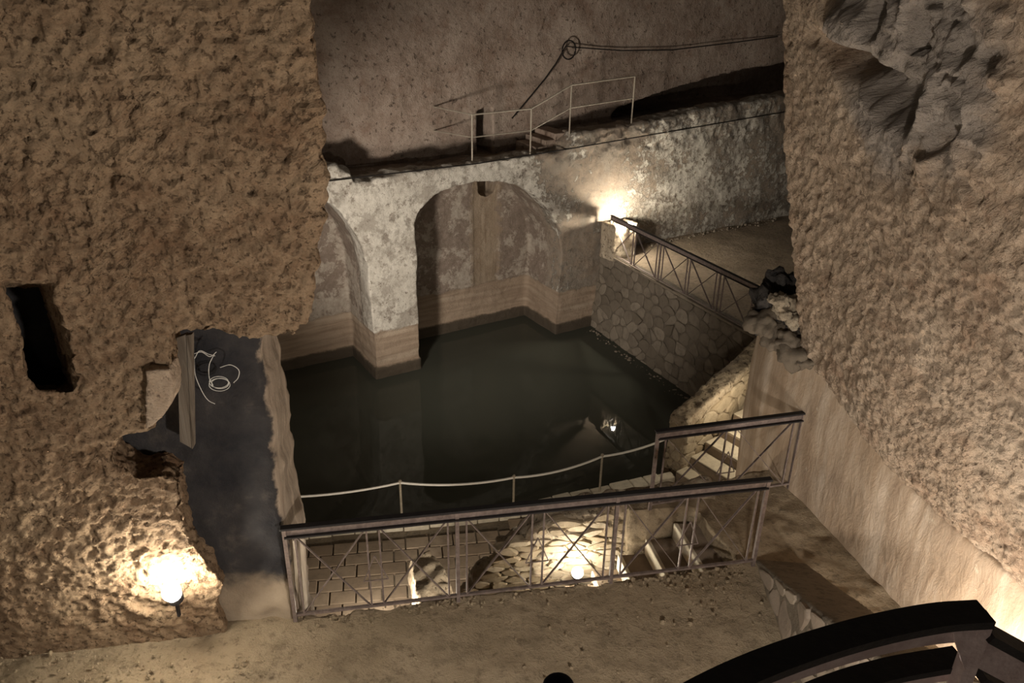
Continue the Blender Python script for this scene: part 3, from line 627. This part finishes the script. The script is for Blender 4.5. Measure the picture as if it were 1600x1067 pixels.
# ------------------------------------------------------------------ railings
def railing(name, A, B, panels, h, label, group, mat='iron', th=.022, deep=.10, first=0.0, last=1.0):
    A, B = Vector(A), Vector(B); t = tag(empty(name, A), label, 'railing', group); u = (B - A); Lg = u.length; u.normalize(); s = u.cross(Vector((0, 0, 1))).normalized(); Z = Vector((0, 0, 1))
    P = lambda a, z, o=0: A + u * a + Z * z + s * o
    tr0 = put('top_rail', bevel(bar(P(-.03, h - .012), P(Lg + .03, h - .012), .065, .024), .004, 1), M['iron_top'], t)
    put('rail_web', bar(P(0, h - deep / 2 - .012, .0), P(Lg, h - deep / 2 - .012, .0), .008, deep - .02), M[mat], tr0)
    put('rail_flange', bar(P(0, h - deep, .015), P(Lg, h - deep, .015), .045, .014), M['iron_top'], tr0)
    put('bottom_rail', bar(P(0, .045), P(Lg, .045), .03, .022), M[mat], t)
    w_ = Lg / panels; zt, zb = h - deep, .045
    for i in range(panels + 1): put('post', bar(P(i * w_, -.03), P(i * w_, h - .02), .034, .034, u), M[mat], t)
    for i in range(panels):
        a = i * w_; g = .085 * w_ / 1.5; m_ = a + w_ / 2
        for x in (a + g, m_ - .055, m_ + .055, a + w_ - g): put('baluster', bar(P(x, zb), P(x, zt), th * .72, th * .72, u), M[mat], t)
        for x0, x1 in ((a + g, m_ - .055), (m_ + .055, a + w_ - g)):
            put('brace', bar(P(x0, zt, .008), P(x1, zb, .008), .008, th * 1.1, s), M[mat], t); put('brace', bar(P(x1, zt, -.008), P(x0, zb, -.008), .008, th * 1.1, s), M[mat], t)
        c = (zt + zb) / 2 - .02; tri = [P(m_ - .11, c - .12, .012), P(m_ + .11, c - .12, .012), P(m_, c + .16, .012)]
        put('triangle_ornament', join(*[bar(tri[k], tri[(k + 1) % 3], .009, .009) for k in range(3)]), M[mat], t)
    return t
railing('metal_railing', Vector(RA) + Vector((0, 0, .03)), Vector(RB) + Vector((0, 0, .03)), 3, 1.04, 'brown metal railing with crossed braces along the front walkway edge', 'cross braced metal railings')
railing('metal_railing', Vector(onz(1015, 796, 0)) + Vector((0, 0, .03)), Vector(onz(1232, 763, 0)) + Vector((0, 0, .03)), 1, 1.0, 'short brown metal railing between the steps and plaster wall', 'cross braced metal railings')
railing('metal_railing', (2.70, 21.5, PLAT + .04), (5.85, 15.35, PLAT + .04), 3, 1.12, 'metal railing on top of the far stone retaining wall', 'cross braced metal railings', th=.035, deep=.13)
# thin pipe railing on the ledge
tr = tag(empty('ledge_railing', st(2.88, -.12, .96)), 'thin pale pipe railing on the ledge above the arches', 'railing')
pt = [(2.88, -.14, .96, 2.1), (4.58, -.14, .98, 2.12), (5.80, -.16, 1.42, 2.62), (7.9, -.2, 1.52, 2.72)]
for s, t_, a, b in pt: put('post', tube([st(s, t_, a - .05), st(s, t_, b)], .021, 6), M['thin_rail'], tr)
put('top_rail', tube([st(2.55, -1.6, 2.1)] + [st(s, t_, b) for s, t_, a, b in pt], .02, 6), M['thin_rail'], tr)
put('middle_rail', tube([st(2.55, -1.6, 1.5)] + [st(s, t_, (a + b) / 2 + .03) for s, t_, a, b in pt], .016, 6), M['thin_rail'], tr)
for k in range(3):
    s = 4.95 + .3 * k; m = bevel(sweep([st(s, -.45, .7), st(6.0, -.45, .7), st(6.0, -.45, 1.06 + .15 * k), st(s, -.45, 1.06 + .15 * k)], tuple(-N2 * 1.0) + (0,)), .015, 1); put('step', m, M['tufa_back'], wp)

# ------------------------------------------------------------------ rope barrier by the water
rbp = [(-2.0, 11.78), (.1, 12.18), (1.78, 12.80)]
tops = [onpl(625, 754, (*rbp[0], 0), (0, 1, 0)), onpl(803, 746, (*rbp[1], 0), (0, 1, 0)), onpl(941, 713, (*rbp[2], 0), (0, 1, 0))]
rt = tag(empty('rope_barrier', (*rbp[1], LOW)), 'white rope slung between slim posts at the water edge', 'rope barrier')
for k, q in enumerate(tops):
    po = put('post', tube([(q[0], q[1], LOW + .08), (q[0], q[1], q[2] + .02)], .022, 8), M['thin_rail'], rt); put('post_cap', ball((q[0], q[1], q[2] + .03), .034, sub=2), M['thin_rail'], po)
an = [Vector((-4.35, 11.1, -3.10))] + [Vector(q) for q in tops] + [Vector(onz(1056, 679, -2.95))]
an[0] = Vector((-4.45, 11.36, -3.02)); tops_l = an[0]
put('post', tube([(-4.45, 11.36, LOW + .08), (-4.45, 11.36, -3.0)], .022, 8), M['thin_rail'], rt)
an[-1] = Vector((3.44, 13.62, -2.90))
pts = []
for a, b in zip(an[:-1], an[1:]):
    for k in range(12): f = k / 12; p = a.lerp(b, f); p.z -= .13 * 4 * f * (1 - f) * .75; pts.append(p)
pts.append(an[-1]); put('rope', tube(pts, .022, 6), M['rope'], rt)

# ------------------------------------------------------------------ cables
c = [st(s, .06 + .01 * math.sin(s * 3), z) for s, z in [(-2.6, .95), (-.98, .97), (2.9, .96), (5.7, 1.05), (9, 1.2), (13.7, 1.40), (16, 1.5)]]
tag(link('wall_cable', tube(c, .016, 6), M['cable']), 'thin black cable strung along the top of the arcade wall', 'cable')
c = [Vector(onpl(px, py, st(0, -1.5, 0), (N2[0], N2[1], 0))) for px, py in [(1215, 57), (1150, 66), (1050, 78), (970, 79), (900, 74), (884, 72), (868, 100), (850, 125), (825, 155), (800, 185)]]
hc = tag(empty('hanging_cable', c[5]), 'black cable with a loop hanging on the upper rock wall', 'cable')
put('cable', tube(c, .018, 6), M['cable'], hc)
lc = np.array(onpl(889, 78, st(0, -1.47, 0), (N2[0], N2[1], 0)))
put('loop', tube([Vector((lc[0] + U2[0] * .22 * math.cos(a), lc[1] + U2[1] * .22 * math.cos(a), lc[2] + .24 * math.sin(a))) for a in np.linspace(0, 2 * math.pi, 28)[:-1]], .02, 6, True), M['cable'], hc)
hw = empty('wire_bundle', lp(330, 580)); tag(hw, 'tangled pale electric wires hanging in the dark opening', 'wires')
def wpt(px, py, y=5.30): return Vector(ony(px, py, y))
def curve(pts, n=8):
    pts = [Vector(p) for p in pts]; o = []; e = [pts[0] * 2 - pts[1]] + pts + [pts[-1] * 2 - pts[-2]]
    for i in range(1, len(e) - 2):
        for k in range(n):
            t = k / n; a, b, c_, d = e[i - 1], e[i], e[i + 1], e[i + 2]
            o.append(.5 * ((2 * b) + (c_ - a) * t + (2 * a - 5 * b + 4 * c_ - d) * t * t + (3 * b - a - 3 * c_ + d) * t ** 3))
    return o + [pts[-1]]
for q in ([(303, 556), (305, 585), (315, 610), (325, 625), (336, 631)], [(302, 553), (315, 550), (328, 557), (338, 550)], [(304, 560), (312, 548), (325, 553), (336, 556)], [(335, 553), (327, 570), (327, 590), (333, 602)], [(344, 574), (360, 570), (373, 578), (372, 590), (365, 598)]):
    put('wire', tube(curve([wpt(*p) for p in q]), .003, 5), M['wire'], hw)
for k, (dx, rr) in enumerate(((0, 1), (2, .9), (1, 1.1))):
    put('wire_loop', tube([wpt(342 + dx + 15 * rr * math.cos(a), 597 + k * 2 + 9 * rr * math.sin(a)) for a in np.linspace(0, 6.283, 24)[:-1]], .003, 5, True), M['wire'], hw)
# old boards in the opening and on the pier's end
for q, lab in (([(276, 528), (290, 523), (299, 700), (281, 690)], 'grey upright board at the left jamb of the opening'), ([(291, 524), (299, 523), (302, 698), (300, 702)], 'narrow upright batten beside the grey board in the opening')):
    m = sweep([Vector(ony(*p, 5.22)) for p in q], (0, .05, 0)); tag(link('board', m, M['wood_dark']), lab, 'board', 'boards at the opening')
q = tag(empty('board_cladding', (-1.9, 5.62, 0)), 'pale upright boards fixed to the pier end behind the railing', 'boards')
for a, b in (((457, 845), (468, 955)), ((468, 842), (482, 954))):
    y_ = 5.60
    tl, br = ony(*a, y_), ony(*b, y_); tr_ = ony(b[0] - 5, a[1], y_); bl = ony(a[0] + 8, b[1], y_)
    put('board', bevel(sweep([Vector(tl), Vector(tr_), Vector(br), Vector(bl)], (-.01, .05, 0)), .004, 1), M['wood'], q)

# ------------------------------------------------------------------ lamps in view
def globe(name, loc, rad, strength, label, back=(0, 1, 0), col=(1, .9, .74)):
    loc = Vector(loc); t = tag(empty(name, loc), label, 'lamp', 'round lamps lighting the rock'); b = Vector(back).normalized()
    put('bulb', ball(loc, rad, sub=3), glow('lamp_glow', col, strength), t, True)
    ho = put('housing', tube([loc + b * rad * .75, loc + b * rad * 1.5], rad * .85, 14), M['iron_top'], t); put('bracket', bar(loc + b * rad * 1.2, loc + b * rad * 1.2 + Vector((0, 0, -rad * 2.6)), .03, .02, (1, 0, 0)), M['iron_top'], ho)
    return t
globe('floor_lamp', onpl(268, 925, (-2.9, 4.98, .4), (-.18, 1, 0)), .075, 330, 'glowing lamp at the foot of the left rock face', (.1, .3, -1))
globe('stair_lamp', (.79, 7.06, -.76), .065, 190, 'glowing lamp against the rubble wall beside the steps', (0, .5, -1))
globe('platform_lamp', onpl(984, 350, st(0, .80, 0), (N2[0], N2[1], 0)), .065, 1800, 'small bright lamp on the stone pier of the far platform', (.0, .1, -1))
# stone pier carrying the platform lamp
pc = st(7.25, .42, PLAT); m = cut_remesh(box8(pc + Vector((0, 0, .42)), tuple(U2 * .42) + (0,), tuple(N2 * .30) + (0,), (0, 0, .5)), [], .035)
shape(m, lambda co, no: .03 * fbm(co, 4, 3, 141)); tag(link('stone_pier', m, M['rubble']), 'short stone pier at the wall end of the platform railing', 'pier')
tag(link('bottle_cap', tube([Vector(onz(984, 386, PLAT + .05)) + Vector((0, 0, -.06)), Vector(onz(984, 386, PLAT + .05)) + Vector((0, 0, .06))], .06, 12), M['blue']), 'tiny blue plastic cap at the foot of the stone pier', 'cap')
# ------------------------------------------------------------------ foreground: curved stair handrail, landing, post cap
ld = tag(empty('stair_landing', (0, .2, 3.85)), 'iron landing of the stair below the camera', 'landing')
for a, b in (((-.5, -.9), (-.5, 1.0)), ((.85, -.9), (.85, 1.0)), ((-.5, -.9), (.85, -.9)), ((-.5, 1.0), (.85, 1.0))):
    put('frame_bar', bar((*a, 3.83), (*b, 3.83), .05, .05), M['iron_top'], ld)
for k in range(22): put('grate_bar', bar((-.5, -.84 + k * .085, 3.84), (.85, -.84 + k * .085, 3.84), .012, .03), M['iron_top'], ld)
hr = tag(empty('stair_handrail', (.62, .8, 3.86)), 'curved dark iron handrail in the near right corner', 'handrail')
def ribbon(cl, wd, ht, mat_, nm):                         # flat bar following a level curve
    cl = [Vector(p) for p in cl]; vs_ = []; n = len(cl)
    for i, p in enumerate(cl):
        d = (cl[min(i + 1, n - 1)] - cl[max(i - 1, 0)]).normalized(); s = d.cross(Vector((0, 0, 1))).normalized()
        for a, b in ((-1, 0), (1, 0), (1, -1), (-1, -1)): vs_.append(p + s * wd / 2 * a + Vector((0, 0, ht * b)))
    fs = [[0, 1, 2, 3], [4 * n - 4 + k for k in range(4)]]
    for i in range(n - 1): fs += [[4 * i + k, 4 * i + (k + 1) % 4, 4 * i + 4 + (k + 1) % 4, 4 * i + 4 + k] for k in range(4)]
    return put(nm, fix(vs_, fs), mat_, hr)
arc = curve([onz(px, py, 4.75) for px, py in [(960, 1190), (1040, 1115), (1140, 1058), (1250, 1014), (1360, 981), (1464, 960), (1541, 954)]], 6)
ribbon(arc, .040, .012, M['iron_top'], 'handrail')
ribbon([p + Vector((0, 0, -.012)) for p in arc], .012, .035, M['iron_pink_lit'], 'handrail_web')
arc2 = curve([onz(px, py, 4.64) for px, py in [(1090, 1190), (1200, 1120), (1290, 1075), (1390, 1044), (1502, 1024)]], 6)
ribbon(arc2, .036, .010, M['iron_top'], 'lower_rail'); ribbon([p + Vector((0, 0, -.01)) for p in arc2], .010, .03, M['iron_pink_lit'], 'lower_rail_web')
tp = Vector(onz(1537, 962, 4.745)); put('post', bar(Vector((tp.x, tp.y, 3.84)), tp, .022, .018, (1, 0, 0)), M['iron_pink_lit'], hr)
g0 = tp + Vector((-.045, -.01, -.01)); g1 = tp + Vector((-.008, -.012, -.085)); put('gusset', sweep([tp + Vector((-.004, -.01, -.012)), g0, g1], (0, .006, 0)), M['iron_pink_lit'], hr)
n1 = Vector(onz(1538, 985, 4.72)); n2_ = Vector(onz(1660, 1052, 4.64)); put('side_rail', bar(n1, n2_, .034, .012), M['iron_top'], hr); put('side_rail_web', bar(n1 + Vector((0, 0, -.03)), n2_ + Vector((0, 0, -.03)), .008, .05), M['iron_pink_lit'], hr)
n1 = Vector(onz(1528, 1050, 4.6)); n2_ = Vector(onz(1640, 1110, 4.52)); put('side_rail', bar(n1, n2_, .034, .012), M['iron_top'], hr)
cp = Vector(onz(873, 1066, 4.42)); kc = tag(empty('newel_post', (cp.x, cp.y, 3.86)), 'dark rounded knob showing at the bottom edge of the picture', 'post')
put('knob', ball(cp - Vector((0, 0, .012)), .026, 1.05, 1, .8, 3), M['navy'], kc, True); put('post', tube([(cp.x, cp.y, 3.84), (cp.x, cp.y, cp.z - .02)], .014, 10), M['iron_top'], kc)

# ------------------------------------------------------------------ loose pebbles and crumbs
def pebbles(name, spots, label, mat, smin, smax, seed):
    r = np.random.default_rng(seed); vs_ = []; fs = []; bm = bmesh.new(); bmesh.ops.create_icosphere(bm, subdivisions=1, radius=1); bv = np.array([v.co[:] for v in bm.verts]); bf = [[v.index for v in f.verts] for f in bm.faces]; bm.free()
    for p in spots:
        q = bv * r.uniform(.6, 1.2, 3) * (smin + (smax - smin) * r.random() ** 3) * (1 + .25 * r.uniform(-1, 1, (len(bv), 1))) + np.array(p); b = len(vs_); vs_ += q.tolist(); fs += [[i + b for i in f] for f in bf]
    tag(link(name, mesh(vs_, fs), mat, smooth=False), label, 'gravel', kind='stuff')
r = np.random.default_rng(77); sp_ = []
for _ in range(260): sp_.append((*fr(r.uniform(0, 4.4), -abs(r.normal(0, .10)) + .04), .003))
for _ in range(260): sp_.append((r.uniform(-4.4, -2), 5.0 + .18 * (r.uniform(-1, 1)) - abs(r.normal(0, .12)), .003))
for _ in range(260): p = (r.uniform(-3, 2.4), r.uniform(4.3, 6.0)); sp_.append((*p, .003)) if p[1] < 5.4 + p[0] * .2 else None
for _ in range(60): sp_.append((*fr(3.9 + r.normal(0, .3), -.35 + r.normal(0, .2)), .004))
pebbles('pebbles', sp_, 'small stones and crumbs scattered on the earth walkway', M['dirt'], .005, .024, 3)
sp_ = [tuple(st(r.uniform(8.0, 14), .12 + abs(r.normal(0, .12)), PLAT + .01)) for _ in range(120)] + [tuple(Vector((*(ra + rd * r.uniform(.1, L) + rn * (.35 + abs(r.normal(0, .12)))), WATER - .01))) for _ in range(160)]
pebbles('platform_rubble', sp_, 'rubble crumbs along the foot of the far walls', M['stone'], .015, .06, 4)
